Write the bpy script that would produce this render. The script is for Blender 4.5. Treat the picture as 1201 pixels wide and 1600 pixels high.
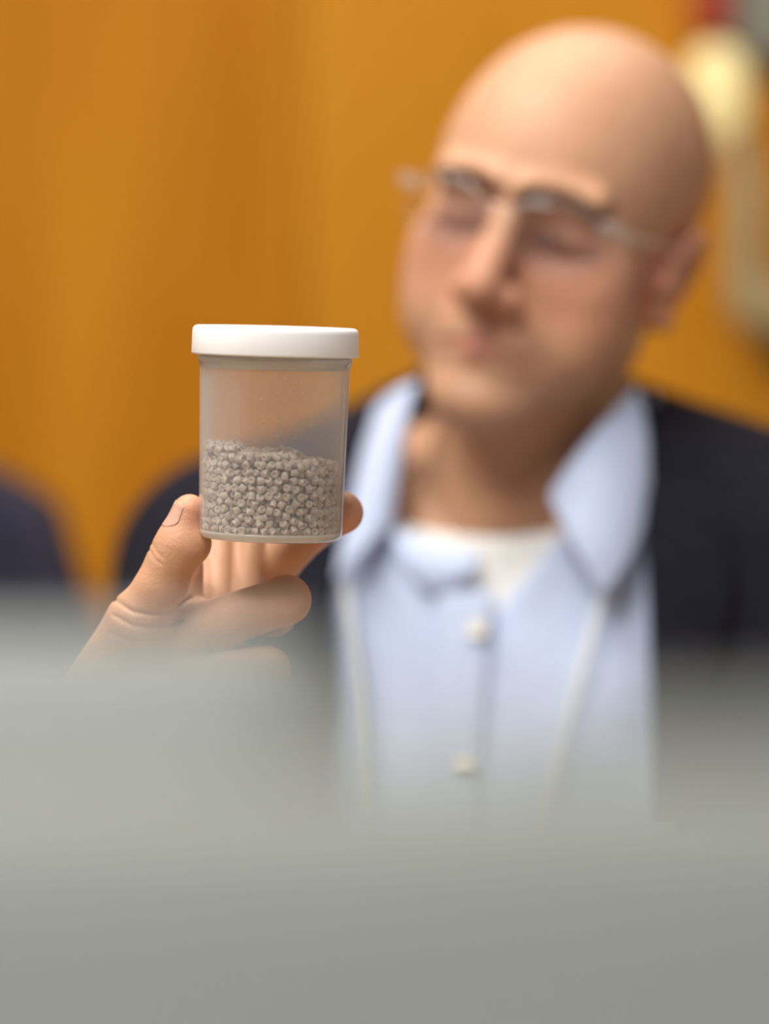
import bpy, math, random
import numpy as np
from mathutils import Vector, Matrix, Euler

random.seed(4)
RNG = np.random.default_rng(11)
SC = bpy.context.scene
COL = SC.collection
for _o in list(bpy.data.objects):
    bpy.data.objects.remove(_o)

# ------------------------------------------------------------------ camera
F = 4485.0                      # focal length in pixels of the 1201x1600 frame
CZ = 1.15                       # camera height
cam_d = bpy.data.cameras.new('camera')
cam = bpy.data.objects.new('camera', cam_d)
COL.objects.link(cam)
cam.location = (0, 0, CZ)
cam.rotation_euler = (math.pi / 2, 0, 0)
cam_d.sensor_fit = 'VERTICAL'
cam_d.sensor_height = 36.0
cam_d.lens = F / 1600 * 36.0
cam_d.clip_start = 0.02
cam_d.dof.use_dof = True
cam_d.dof.focus_distance = 1.285
cam_d.dof.aperture_fstop = cam_d.lens / 42.0
SC.camera = cam

# ------------------------------------------------------------------ world, lights, exposure
w = bpy.data.worlds.new('room_ambient')
SC.world = w
w.use_nodes = True
w.node_tree.nodes['Background'].inputs[0].default_value = (0.92, 0.95, 1.0, 1)
w.node_tree.nodes['Background'].inputs[1].default_value = 0.14


def area(name, loc, target, sx, sy, power, col):
    d = bpy.data.lights.new(name, 'AREA')
    d.shape = 'RECTANGLE'
    d.size, d.size_y, d.energy, d.color = sx, sy, power, col
    o = bpy.data.objects.new(name, d)
    COL.objects.link(o)
    o.location = loc
    o.rotation_euler = (Vector(target) - Vector(loc)).to_track_quat('-Z', 'Y').to_euler()
    return o


area('ceiling_lamp_near_light', (-0.62, 1.15, 2.74), (-0.45, 1.35, 0), 1.2, 0.6, 38, (1.0, 0.95, 0.87))
area('ceiling_lamp_far_light', (0.2, 2.15, 2.74), (0.2, 2.3, 0), 1.2, 0.5, 15, (1.0, 0.95, 0.87))
area('ceiling_lamp_back_light', (-0.68, -0.05, 2.74), (-0.5, 0.4, 0), 1.2, 0.6, 55, (1.0, 0.985, 0.97))
area('window_light', (2.42, 0.6, 1.75), (0.0, 1.6, 1.1), 1.5, 1.2, 10, (0.72, 0.84, 1.0))

SC.view_settings.view_transform = 'Standard'
SC.view_settings.look = 'None'
SC.view_settings.gamma = 1.0
SC.view_settings.use_curve_mapping = False
SC.view_settings.exposure = -0.06
SC.cycles.transparent_max_bounces = 32


# ------------------------------------------------------------------ helpers
def U(px, py, Y):
    return np.array([(px - 600.5) * Y / F, Y, CZ - (py - 800.0) * Y / F])


def tag(o, label=None, cat=None, group=None, kind=None):
    if label: o['label'] = label
    if cat: o['category'] = cat
    if group: o['group'] = group
    if kind: o['kind'] = kind
    return o


def empty(name, loc=(0, 0, 0)):
    o = bpy.data.objects.new(name, None)
    COL.objects.link(o)
    o.location = loc
    o.empty_display_size = 0.05
    return o


def world_of(p):
    M = Matrix.Translation(p.location) @ p.rotation_euler.to_matrix().to_4x4()
    if p.parent is not None:
        M = world_of(p.parent) @ p.matrix_parent_inverse @ M
    return M


def link(name, me, mat=None, parent=None):
    """Link a mesh given in world coordinates; parents are translated only."""
    o = bpy.data.objects.new(name, me)
    COL.objects.link(o)
    if mat is not None and len(me.materials) == 0:
        me.materials.append(mat)
    if parent is not None:
        o.parent = parent
        o.matrix_parent_inverse = world_of(parent).inverted()
    return o


def mesh(name, V, Fc, smooth=True):
    me = bpy.data.meshes.new(name)
    me.from_pydata([tuple(map(float, v)) for v in V], [], [tuple(int(i) for i in f) for f in Fc])
    me.update()
    if smooth:
        me.polygons.foreach_set('use_smooth', [True] * len(me.polygons))
    return me


def box_mesh(name, x0, x1, y0, y1, z0, z1, bev=0.0):
    import bmesh
    bm = bmesh.new()
    bmesh.ops.create_cube(bm, size=1)
    for v in bm.verts:
        v.co = ((x0 + x1) / 2 + v.co.x * (x1 - x0), (y0 + y1) / 2 + v.co.y * (y1 - y0), (z0 + z1) / 2 + v.co.z * (z1 - z0))
    if bev:
        bmesh.ops.bevel(bm, geom=list(bm.edges), offset=bev, segments=3, profile=0.6, affect='EDGES')
    me = bpy.data.meshes.new(name)
    bm.to_mesh(me)
    bm.free()
    return me


def lathe(name, prof, seg=64, axis_M=None):
    V, Fc = [], []
    n = len(prof)
    for i in range(seg):
        a = 2 * math.pi * i / seg
        for r, z in prof:
            V.append((r * math.cos(a), r * math.sin(a), z))
    for i in range(seg):
        j = (i + 1) % seg
        for k in range(n - 1):
            Fc.append((i * n + k, j * n + k, j * n + k + 1, i * n + k + 1))
    if axis_M is not None:
        V = [tuple(axis_M @ Vector(v)) for v in V]
    me = mesh(name, V, Fc)
    import bmesh
    bm = bmesh.new()
    bm.from_mesh(me)
    bmesh.ops.remove_doubles(bm, verts=list(bm.verts), dist=1e-6)
    bmesh.ops.recalc_face_normals(bm, faces=list(bm.faces))
    bm.to_mesh(me)
    bm.free()
    me.polygons.foreach_set('use_smooth', [True] * len(me.polygons))
    return me


def catmull(P, n):
    P = np.asarray(P, float)
    m = len(P)
    if m == 2:
        t = np.linspace(0, 1, n)[:, None]
        return P[0] * (1 - t) + P[1] * t
    out = []
    for t in np.linspace(0, m - 1, n):
        i = min(int(t), m - 2)
        u = t - i
        p1, p2 = P[i], P[i + 1]
        p0 = P[i - 1] if i > 0 else 2 * p1 - p2
        p3 = P[i + 2] if i + 2 < m else 2 * p2 - p1
        out.append(0.5 * ((2 * p1) + (-p0 + p2) * u + (2 * p0 - 5 * p1 + 4 * p2 - p3) * u * u + (-p0 + 3 * p1 - 3 * p2 + p3) * u ** 3))
    return np.array(out)


def tube_mesh(name, pts, rad, n=40, seg=12, flat=1.0):
    """Swept tube along a smooth curve; rad = number or list; ends are closed."""
    C = catmull(pts, n)
    R = catmull(np.array(rad, float)[:, None], n)[:, 0] if hasattr(rad, '__len__') else np.full(n, rad)
    V, Fc = [], []
    T = np.gradient(C, axis=0)
    T /= np.linalg.norm(T, axis=1)[:, None]
    up = np.array([0, 0, 1.0]) if abs(T[0][2]) < 0.9 else np.array([0, 1.0, 0])
    u = np.cross(T[0], up); u /= np.linalg.norm(u)
    for i in range(n):
        u = u - T[i] * np.dot(u, T[i]); u /= np.linalg.norm(u)
        v = np.cross(T[i], u)
        for k in range(seg):
            a = 2 * math.pi * k / seg
            V.append(C[i] + R[i] * (math.cos(a) * u + flat * math.sin(a) * v))
    for i in range(n - 1):
        for k in range(seg):
            k2 = (k + 1) % seg
            Fc.append((i * seg + k, i * seg + k2, (i + 1) * seg + k2, (i + 1) * seg + k))
    Fc.append(tuple(range(seg))[::-1])
    Fc.append(tuple((n - 1) * seg + k for k in range(seg)))
    return mesh(name, V, Fc)


def grid_patch(name, rows, nu=24, nv=24, thick=0.0015):
    """Smooth cloth patch through a grid of control points, with thickness."""
    R = [catmull(r, nu) for r in rows]
    G = np.array([catmull([r[i] for r in R], nv) for i in range(nu)])   # nu, nv, 3
    du = np.gradient(G, axis=0); dv = np.gradient(G, axis=1)
    N = np.cross(du, dv)
    N /= (np.linalg.norm(N, axis=2)[..., None] + 1e-12)
    A = (G + N * thick / 2).reshape(-1, 3); B = (G - N * thick / 2).reshape(-1, 3)
    V = np.vstack([A, B]); n = nu * nv
    Fc = []
    for i in range(nu - 1):
        for j in range(nv - 1):
            a, b, c, d = i * nv + j, (i + 1) * nv + j, (i + 1) * nv + j + 1, i * nv + j + 1
            Fc.append((a, b, c, d)); Fc.append((n + d, n + c, n + b, n + a))
    ring = [i * nv for i in range(nu)] + [(nu - 1) * nv + j for j in range(1, nv)] + [i * nv + nv - 1 for i in range(nu - 2, -1, -1)] + [j for j in range(nv - 2, 0, -1)]
    for k in range(len(ring)):
        a, b = ring[k], ring[(k + 1) % len(ring)]
        Fc.append((b, a, n + a, n + b))
    return mesh(name, V, Fc)


# ------------------------------------------------------------------ materials
def mat(name, col, rough=0.5, metal=0.0, noise=0.0, nscale=20.0, bump=0.0, bscale=200.0, spec=0.5, sheen=0.0, attr=None, sss=0.0, coat=0.0, stretch=None, col2=None):
    m = bpy.data.materials.new(name)
    m.use_nodes = True
    nt = m.node_tree
    b = nt.nodes['Principled BSDF']
    b.inputs['Roughness'].default_value = rough
    b.inputs['Metallic'].default_value = metal
    b.inputs['Specular IOR Level'].default_value = spec
    if sheen:
        b.inputs['Sheen Weight'].default_value = sheen
    if coat:
        b.inputs['Coat Weight'].default_value = coat
    if sss:
        b.inputs['Subsurface Weight'].default_value = sss
        b.inputs['Subsurface Radius'].default_value = (1.0, 0.35, 0.2)
        b.inputs['Subsurface Scale'].default_value = 0.006
    tc = nt.nodes.new('ShaderNodeTexCoord')
    src = tc.outputs['Object']
    if stretch:
        mp = nt.nodes.new('ShaderNodeMapping')
        mp.inputs['Scale'].default_value = stretch
        nt.links.new(src, mp.inputs['Vector'])
        src = mp.outputs['Vector']
    base = None
    if attr:
        a = nt.nodes.new('ShaderNodeAttribute')
        a.attribute_name = attr
        base = a.outputs['Color']
    n = nt.nodes.new('ShaderNodeTexNoise')
    n.inputs['Scale'].default_value = nscale
    n.inputs['Detail'].default_value = 5
    nt.links.new(src, n.inputs['Vector'])
    mx = nt.nodes.new('ShaderNodeMix')
    mx.data_type = 'RGBA'
    c = tuple(col) + (1,)
    c2 = tuple(col2) + (1,) if col2 else tuple(max(0, x * (1 - noise)) for x in col) + (1,)
    if base is not None:
        mx.blend_type = 'MULTIPLY'
        mx.inputs[0].default_value = 1.0
        rp = nt.nodes.new('ShaderNodeMapRange')
        rp.inputs['From Min'].default_value = 0.3
        rp.inputs['From Max'].default_value = 0.7
        rp.inputs['To Min'].default_value = 1 - noise
        rp.inputs['To Max'].default_value = 1 + noise * 0.3
        nt.links.new(n.outputs['Fac'], rp.inputs['Value'])
        nt.links.new(base, mx.inputs[6])
        nt.links.new(rp.outputs[0], mx.inputs[7])
    else:
        mx.inputs[6].default_value = c
        mx.inputs[7].default_value = c2
        rp = nt.nodes.new('ShaderNodeMapRange')
        rp.inputs['From Min'].default_value = 0.35
        rp.inputs['From Max'].default_value = 0.65
        nt.links.new(n.outputs['Fac'], rp.inputs['Value'])
        nt.links.new(rp.outputs[0], mx.inputs[0])
    nt.links.new(mx.outputs[2], b.inputs['Base Color'])
    if bump:
        n2 = nt.nodes.new('ShaderNodeTexNoise')
        n2.inputs['Scale'].default_value = bscale
        n2.inputs['Detail'].default_value = 3
        nt.links.new(tc.outputs['Object'], n2.inputs['Vector'])
        bp = nt.nodes.new('ShaderNodeBump')
        bp.inputs['Strength'].default_value = bump
        bp.inputs['Distance'].default_value = 0.001
        nt.links.new(n2.outputs['Fac'], bp.inputs['Height'])
        nt.links.new(bp.outputs['Normal'], b.inputs['Normal'])
    return m


def frosted(name, veil, col, tint, rough, gloss_ior=1.45, boost=0.0):
    """Cloudy plastic or glass: part of the light goes straight through, part is scattered in the wall."""
    m = bpy.data.materials.new(name)
    m.use_nodes = True
    nt = m.node_tree
    nt.nodes.remove(nt.nodes['Principled BSDF'])
    out = nt.nodes['Material Output']
    tr = nt.nodes.new('ShaderNodeBsdfTransparent'); tr.inputs[0].default_value = tuple(tint) + (1,)
    df = nt.nodes.new('ShaderNodeBsdfDiffuse'); df.inputs[0].default_value = tuple(col) + (1,)
    tl = nt.nodes.new('ShaderNodeBsdfTranslucent'); tl.inputs[0].default_value = tuple(col) + (1,)
    m1 = nt.nodes.new('ShaderNodeMixShader'); m1.inputs[0].default_value = 0.5
    nt.links.new(df.outputs[0], m1.inputs[1]); nt.links.new(tl.outputs[0], m1.inputs[2])
    m2 = nt.nodes.new('ShaderNodeMixShader')
    # the cloudiness grows with the length of the path through the wall (1 / cosine of the angle of incidence)
    lw = nt.nodes.new('ShaderNodeLayerWeight'); lw.inputs['Blend'].default_value = 0.5
    co = nt.nodes.new('ShaderNodeMath'); co.operation = 'SUBTRACT'; co.inputs[0].default_value = 1.0
    nt.links.new(lw.outputs['Facing'], co.inputs[1])
    cm = nt.nodes.new('ShaderNodeMath'); cm.operation = 'MAXIMUM'; cm.inputs[1].default_value = 0.18
    nt.links.new(co.outputs[0], cm.inputs[0])
    iv = nt.nodes.new('ShaderNodeMath'); iv.operation = 'DIVIDE'; iv.inputs[0].default_value = 1.0
    nt.links.new(cm.outputs[0], iv.inputs[1])
    pw = nt.nodes.new('ShaderNodeMath'); pw.operation = 'POWER'; pw.inputs[0].default_value = 1.0 - veil
    nt.links.new(iv.outputs[0], pw.inputs[1])
    vl = nt.nodes.new('ShaderNodeMath'); vl.operation = 'SUBTRACT'; vl.inputs[0].default_value = 1.0
    nt.links.new(pw.outputs[0], vl.inputs[1])
    nt.links.new(vl.outputs[0], m2.inputs[0])
    nt.links.new(tr.outputs[0], m2.inputs[1]); nt.links.new(m1.outputs[0], m2.inputs[2])
    gl = nt.nodes.new('ShaderNodeBsdfGlossy'); gl.inputs['Roughness'].default_value = rough
    gl.inputs['Color'].default_value = (0.9, 0.9, 0.9, 1)
    fr = nt.nodes.new('ShaderNodeFresnel'); fr.inputs['IOR'].default_value = gloss_ior
    m3 = nt.nodes.new('ShaderNodeMixShader')
    ge = nt.nodes.new('ShaderNodeNewGeometry')
    om = nt.nodes.new('ShaderNodeMath'); om.operation = 'SUBTRACT'; om.inputs[0].default_value = 1.0
    nt.links.new(ge.outputs['Backfacing'], om.inputs[1])
    mu = nt.nodes.new('ShaderNodeMath'); mu.operation = 'MULTIPLY'
    nt.links.new(fr.outputs[0], mu.inputs[0]); nt.links.new(om.outputs[0], mu.inputs[1])
    nt.links.new(mu.outputs[0], m3.inputs[0])
    nt.links.new(m2.outputs[0], m3.inputs[1]); nt.links.new(gl.outputs[0], m3.inputs[2])
    nt.links.new(m3.outputs[0], out.inputs['Surface'])
    return m


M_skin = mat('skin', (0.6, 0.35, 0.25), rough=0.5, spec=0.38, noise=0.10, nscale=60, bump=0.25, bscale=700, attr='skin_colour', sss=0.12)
M_nail = mat('fingernail', (0.60, 0.36, 0.27), rough=0.25, noise=0.08, nscale=200)
M_shirt = mat('light_blue_cotton', (0.52, 0.61, 0.83), rough=0.85, noise=0.05, nscale=90, bump=0.3, bscale=1500, sheen=0.1)
M_under = mat('white_jersey', (0.80, 0.80, 0.78), rough=0.9, noise=0.04, nscale=60, bump=0.3, bscale=1200)
M_jacket = mat('navy_wool', (0.010, 0.010, 0.019), rough=0.9, noise=0.25, nscale=70, bump=0.4, bscale=900, spec=0.2)
M_trouser = mat('dark_grey_wool', (0.03, 0.03, 0.035), rough=0.9, noise=0.2)
M_shoe = mat('black_leather', (0.01, 0.01, 0.01), rough=0.35, noise=0.2)
M_button = mat('pearl_button', (0.86, 0.84, 0.72), rough=0.25, noise=0.05)
M_strap = mat('white_ribbon', (0.78, 0.78, 0.76), rough=0.7, noise=0.05, nscale=150)
M_lid = mat('white_polypropylene', (0.95, 0.955, 0.96), rough=0.33, noise=0.02, nscale=40)
M_jar = frosted('cloudy_plastic', 0.115, (0.84, 0.86, 0.88), (0.99, 0.99, 0.99), 0.12)
M_jar_thick = frosted('cloudy_plastic_thick', 0.42, (0.84, 0.84, 0.80), (0.99, 0.99, 0.99), 0.12)
M_lens = frosted('clear_lens', 0.006, (0.8, 0.8, 0.8), (0.98, 0.98, 0.98), 0.03)
M_frame = frosted('clear_acetate', 0.07, (0.82, 0.80, 0.78), (0.95, 0.95, 0.95), 0.08, 1.6)
M_pellet = mat('beige_granule', (0.70, 0.585, 0.475), rough=0.28, noise=0.30, nscale=330, bump=0.5, bscale=900, spec=0.55)
M_grey = mat('grey_plastic', (0.285, 0.302, 0.268), rough=0.5, noise=0.05, nscale=30, bump=0.15, bscale=900)
M_grey_light = mat('light_grey_plastic', (0.232, 0.252, 0.232), rough=0.5, noise=0.05, nscale=30, bump=0.15, bscale=900)
M_dark = mat('black_plastic', (0.02, 0.02, 0.022), rough=0.4, noise=0.1)
M_screen = mat('screen_glass', (0.012, 0.012, 0.016), rough=0.15, noise=0.05)
M_table = mat('maple_laminate', (0.45, 0.30, 0.17), rough=0.4, noise=0.2, nscale=6, stretch=(1, 12, 12))
M_metal = mat('brushed_steel', (0.45, 0.45, 0.45), rough=0.35, metal=1.0, noise=0.1)
M_navy = mat('navy_upholstery', (0.020, 0.020, 0.045), rough=0.9, noise=0.2, nscale=80, bump=0.3, bscale=700)
M_red = mat('red_enamel', (0.42, 0.035, 0.012), rough=0.4, noise=0.1)
M_box = mat('grey_enamel', (0.22, 0.215, 0.17), rough=0.5, noise=0.1)
M_tan = mat('dull_brass', (0.48, 0.375, 0.195), rough=0.5, metal=0.0, noise=0.12)
M_floor = mat('carpet', (0.16, 0.15, 0.15), rough=0.95, noise=0.3, nscale=120)
M_ceil = mat('ceiling_tile', (0.78, 0.77, 0.74), rough=0.9, noise=0.06, nscale=60)
M_plain = mat('painted_plaster', (0.62, 0.58, 0.50), rough=0.9, noise=0.04)
M_pane = mat('window_pane', (0.75, 0.82, 0.9), rough=0.1, noise=0.02)
M_joint = mat('joint_fillet', (0.45, 0.17, 0.012), rough=0.8, noise=0.1)

# pale yellow lamp shade, gently lit from inside
M_shade = mat('pale_yellow_glass', (0.85, 0.72, 0.36), rough=0.4, noise=0.03)
_b = M_shade.node_tree.nodes['Principled BSDF']
_b.inputs['Emission Color'].default_value = (1.0, 0.80, 0.36, 1)
_b.inputs['Emission Strength'].default_value = 0.45


def wood_mat(name, c1, c2):
    m = bpy.data.materials.new(name)
    m.use_nodes = True
    nt = m.node_tree
    b = nt.nodes['Principled BSDF']
    b.inputs['Roughness'].default_value = 0.6
    b.inputs['Specular IOR Level'].default_value = 0.12
    tc = nt.nodes.new('ShaderNodeTexCoord')
    mp = nt.nodes.new('ShaderNodeMapping'); mp.inputs['Scale'].default_value = (7, 7, 0.9)
    nt.links.new(tc.outputs['Object'], mp.inputs['Vector'])
    n = nt.nodes.new('ShaderNodeTexNoise'); n.inputs['Scale'].default_value = 1.3; n.inputs['Detail'].default_value = 6
    nt.links.new(mp.outputs[0], n.inputs['Vector'])
    mp2 = nt.nodes.new('ShaderNodeMapping'); mp2.inputs['Scale'].default_value = (160, 160, 4)
    nt.links.new(tc.outputs['Object'], mp2.inputs['Vector'])
    n2 = nt.nodes.new('ShaderNodeTexNoise'); n2.inputs['Scale'].default_value = 1.0; n2.inputs['Detail'].default_value = 3
    nt.links.new(mp2.outputs[0], n2.inputs['Vector'])
    ad = nt.nodes.new('ShaderNodeMath'); ad.operation = 'MULTIPLY_ADD'; ad.inputs[1].default_value = 0.25
    nt.links.new(n2.outputs[0], ad.inputs[0]); nt.links.new(n.outputs[0], ad.inputs[2])
    r = nt.nodes.new('ShaderNodeValToRGB')
    r.color_ramp.elements[0].position = 0.42; r.color_ramp.elements[0].color = tuple(c2) + (1,)
    r.color_ramp.elements[1].position = 0.78; r.color_ramp.elements[1].color = tuple(c1) + (1,)
    nt.links.new(ad.outputs[0], r.inputs[0])
    nt.links.new(r.outputs[0], b.inputs['Base Color'])
    return m


M_wood = [wood_mat('amber_veneer', (0.59, 0.232, 0.010), (0.45, 0.150, 0.002)),
          wood_mat('amber_veneer_light', (0.63, 0.265, 0.016), (0.54, 0.205, 0.007))]

# ------------------------------------------------------------------ room
WY = 3.2
floor = tag(link('floor', box_mesh('floor', -2.6, 2.6, -1.6, WY + 0.1, -0.05, 0.0), M_floor), kind='structure')
ceil = tag(link('ceiling', box_mesh('ceiling', -2.6, 2.6, -1.6, WY + 0.1, 2.8, 2.85), M_ceil), kind='structure')
wl = tag(link('wall_left', box_mesh('wall_left', -2.6, -2.5, -1.6, WY, 0, 2.8), M_plain), kind='structure')
wr = tag(link('wall_right', box_mesh('wall_right', 2.5, 2.6, -1.6, WY, 0, 2.8), M_plain), kind='structure')
wb = tag(link('wall_back', box_mesh('wall_back', -2.5, 2.5, WY + 0.02, WY + 0.1, 0, 2.8), M_joint), kind='structure')
win = tag(link('window_1', box_mesh('window_1', 2.495, 2.505, -0.15, 1.35, 1.15, 2.35), M_pane), kind='structure')
for a0, a1, b0, b1 in ((-0.20, 1.40, 1.10, 1.15), (-0.20, 1.40, 2.35, 2.40), (-0.20, -0.15, 1.15, 2.35), (1.35, 1.40, 1.15, 2.35)):
    link('window_frame', box_mesh('window_frame', 2.46, 2.5, a0, a1, b0, b1, 0.004), M_plain, win)
edges = [-2.5, -1.92, -1.31, -0.70, -0.092, 0.515, 1.12, 1.73, 2.5]
for i in range(len(edges) - 1):
    link('panel', box_mesh('panel', edges[i] + 0.002, edges[i + 1] - 0.002, WY, WY + 0.02, 0.0, 2.8, 0.0015), M_wood[(i + 1) % 2], wb)


# ------------------------------------------------------------------ signed-distance sculpting
def _v(a):
    return np.asarray(a, np.float32)


def sph(P, c, r):
    return np.sqrt(((P - _v(c)) ** 2).sum(1)) - np.float32(r)


def ell(P, c, r, R=None):
    q = P - _v(c)
    if R is not None:
        q = q @ _v(R)
    r = _v(r)
    k0 = np.sqrt(((q / r) ** 2).sum(1))
    k1 = np.sqrt(((q / (r * r)) ** 2).sum(1)) + 1e-9
    return k0 * (k0 - 1) / k1


def cap(P, a, b, ra, rb):
    a, b = _v(a), _v(b)
    ba = b - a
    t = np.clip(((P - a) @ ba) / np.dot(ba, ba), 0, 1)
    q = P - a - t[:, None] * ba
    return np.sqrt((q * q).sum(1)) - (ra + (rb - ra) * t).astype(np.float32)


def smin(a, b, k):
    h = np.clip(0.5 + 0.5 * (b - a) / k, 0, 1)
    return b + (a - b) * h - k * h * (1 - h)


def smax(a, b, k):
    return -smin(-a, -b, k)


def chain(P, pts, rad, k=0.004):
    d = None
    for i in range(len(pts) - 1):
        c = cap(P, pts[i], pts[i + 1], rad[i], rad[i + 1])
        d = c if d is None else np.minimum(d, c)
    return d


def surface(fn, lo, hi, h):
    """Surface nets of fn over a box, coarse to fine."""
    lo = np.asarray(lo, float); hi = np.asarray(hi, float)
    n = (np.ceil((hi - lo) / h / 4).astype(int)) * 4 + 1
    c = 4
    nc = (n - 1) // c + 1
    g = np.stack(np.meshgrid(*[lo[i] + h * c * np.arange(nc[i]) for i in range(3)], indexing='ij'), -1).reshape(-1, 3).astype(np.float32)
    D = fn(g).reshape(nc)
    up = D
    for ax in range(3):
        up = np.repeat(up, c, axis=ax)
        up = np.take(up, np.clip(np.arange(n[ax]) + c // 2, 0, up.shape[ax] - 1), axis=ax)
    band = np.abs(up) < h * c * 2.2
    idx = np.nonzero(band)
    pts = np.stack([lo[i] + h * idx[i] for i in range(3)], -1).astype(np.float32)
    val = up.astype(np.float32)
    out = np.empty(len(pts), np.float32)
    for s in range(0, len(pts), 400000):
        out[s:s + 400000] = fn(pts[s:s + 400000])
    val[idx] = out
    S = val < 0
    # vertices
    acc = np.zeros(tuple(n - 1) + (3,), np.float32)
    cnt = np.zeros(tuple(n - 1), np.float32)
    corners = [(i, j, k) for i in (0, 1) for j in (0, 1) for k in (0, 1)]
    sl = lambda o: tuple(slice(o[a], o[a] + n[a] - 1) for a in range(3))
    for a in corners:
        for ax in range(3):
            if a[ax] == 0:
                b = list(a); b[ax] = 1; b = tuple(b)
                va, vb = val[sl(a)], val[sl(b)]
                cr = S[sl(a)] != S[sl(b)]
                t = np.where(cr, va / np.where(va - vb == 0, 1, va - vb), 0)
                for q in range(3):
                    acc[..., q] += np.where(cr, a[q] + (t if q == ax else 0), 0)
                cnt += cr
    cells = np.nonzero(cnt > 0)
    ids = -np.ones(tuple(n - 1), np.int64)
    ids[cells] = np.arange(len(cells[0]))
    V = np.stack([lo[q] + h * (cells[q] + acc[cells][:, q] / cnt[cells]) for q in range(3)], -1)
    faces = []
    for ax in range(3):
        u, v = (ax + 1) % 3, (ax + 2) % 3
        s0 = [slice(1, n[q] - 1) for q in range(3)]
        s0[ax] = slice(0, n[ax] - 1)
        s1 = list(s0); s1[ax] = slice(1, n[ax])
        A, B = S[tuple(s0)], S[tuple(s1)]
        e = np.nonzero(A != B)
        e3 = [e[q] + (0 if q == ax else 1) for q in range(3)]
        def idn(du, dv):
            c3 = list(e3)
            c3[u] = c3[u] - du; c3[v] = c3[v] - dv
            return ids[tuple(c3)]
        q4 = np.stack([idn(1, 1), idn(0, 1), idn(0, 0), idn(1, 0)], -1)
        flip = ~A[e]
        q4[flip] = q4[flip][:, ::-1]
        faces.append(q4)
    return V, np.vstack(faces)


def fast_mesh(name, V, Q):
    me = bpy.data.meshes.new(name)
    me.vertices.add(len(V))
    me.vertices.foreach_set('co', np.asarray(V, np.float32).ravel())
    me.loops.add(len(Q) * 4)
    me.loops.foreach_set('vertex_index', np.asarray(Q, np.int32).ravel())
    me.polygons.add(len(Q))
    me.polygons.foreach_set('loop_start', np.arange(len(Q), dtype=np.int32) * 4)
    me.polygons.foreach_set('use_smooth', np.ones(len(Q), bool))
    me.update(calc_edges=True)
    me.validate()
    return me


def rotm(ax, a):
    c, s = math.cos(a), math.sin(a)
    if ax == 'x': return np.array([[1, 0, 0], [0, c, -s], [0, s, c]])
    if ax == 'y': return np.array([[c, 0, s], [0, 1, 0], [-s, 0, c]])
    return np.array([[c, -s, 0], [s, c, 0], [0, 0, 1]])


FLIP = np.diag([1.0, -1.0, 1.0])          # local (side, forward, up) -> world axes before rotation

# ------------------------------------------------------------------ person: pose
HC = np.array([0.104, 1.79, CZ + 0.163])
HM = rotm('y', math.radians(16.5)) @ rotm('z', math.radians(-21)) @ rotm('x', math.radians(9)) @ FLIP
HS = 1.04


def to_head(P):
    return ((P - _v(HC)) @ _v(HM)) * np.float32(1000.0 / HS)


def head_w(p):
    return HM @ (np.asarray(p, float) * HS / 1000.0) + HC


NB = np.array([0.080, 1.85, 1.152])
TM = rotm('z', math.radians(-17)) @ FLIP


def to_torso(P):
    return (P - _v(NB)) @ _v(TM)


def torso_w(p):
    return TM @ np.asarray(p, float) + NB


NECK_LOW = to_head(_v([torso_w((0, -0.005, -0.03))]))[0]
NECK_TOP = (0, -14, -30)


def head_sdf(P, neck=True):
    p = to_head(P)
    s = p.copy(); s[:, 0] = np.abs(s[:, 0])
    d = ell(p, (0, -18, 54), (77, 98, 82))
    d = smin(d, ell(p, (0, 26, 32), (67, 62, 72)), 20)
    d = smin(d, ell(p, (0, 33, -32), (62, 50, 62)), 18)
    d = smin(d, cap(s, (52, 2, -42), (14, 66, -88), 17, 18), 16)
    d = smin(d, sph(p, (0, 72, -91), 17), 14)
    d = smin(d, sph(s, (49, 50, -10), 20), 18)
    d = smin(d, sph(s, (48, 45, -32), 20), 18)
    d = smin(d, sph(s, (42, 48, -52), 18), 20)
    d = smin(d, cap(s, (9, 89, 34), (45, 76, 35), 9.5, 9.5), 8)
    d = smax(d, -sph(s, (32, 103, 10), 31), 7)
    d = smax(d, -sph(s, (15, 98, 10), 9), 6)
    d = smin(d, ell(s, (32.5, 60, 10), (16, 14.5, 13)), 3)
    d = smin(d, cap(s, (19, 73.5, 8), (45, 65.5, 5.5), 2.0, 1.8), 2)
    d = smin(d, cap(p, (0, 83, 26), (0, 106, -24), 8.5, 12), 9)
    d = smin(d, sph(s, (14, 94, -28), 8.5), 6)
    d = smax(d, -sph(s, (8, 100, -38), 5.5), 3)
    d = smin(d, ell(p, (0, 68, -56), (32, 21, 25)), 12)
    d = smin(d, cap(s, (0, 87.5, -53), (25, 77, -60), 3.6, 2.2), 5)
    d = smin(d, cap(s, (0, 86, -62.5), (22, 77.5, -63), 4.4, 2.8), 5)
    d = smax(d, -cap(s, (0, 94, -57.5), (30, 80, -64), 2.6, 2.6), 2)
    d = smax(d, -cap(s, (22, 91, -32), (36, 78, -62), 2.0, 2.5), 6)
    d = smin(d, ell(p, (0, -14, -2), (71, 60, 52)), 12)
    R = rotm('y', math.radians(14)) @ rotm('x', math.radians(12))
    ear = ell(s, (76, -12, 2), (8.5, 21, 33), R)
    ear = smax(ear, -ell(s, (87, -7, 3), (10, 12, 21), R), 4)
    ear = smin(ear, sph(s, (75, -4, -24), 8), 6)
    ear = smin(ear, sph(s, (76, 7, -4), 6), 5)
    d = smin(d, ear, 5)
    if neck:
        d = smin(d, cap(p, NECK_TOP, NECK_LOW, 55, 60), 16)
        d = smin(d, cap(p, (0, 26, -66), NECK_LOW + _v((0, 42, 8)), 24, 14), 18)
    return d * np.float32(HS / 1000.0)


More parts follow.
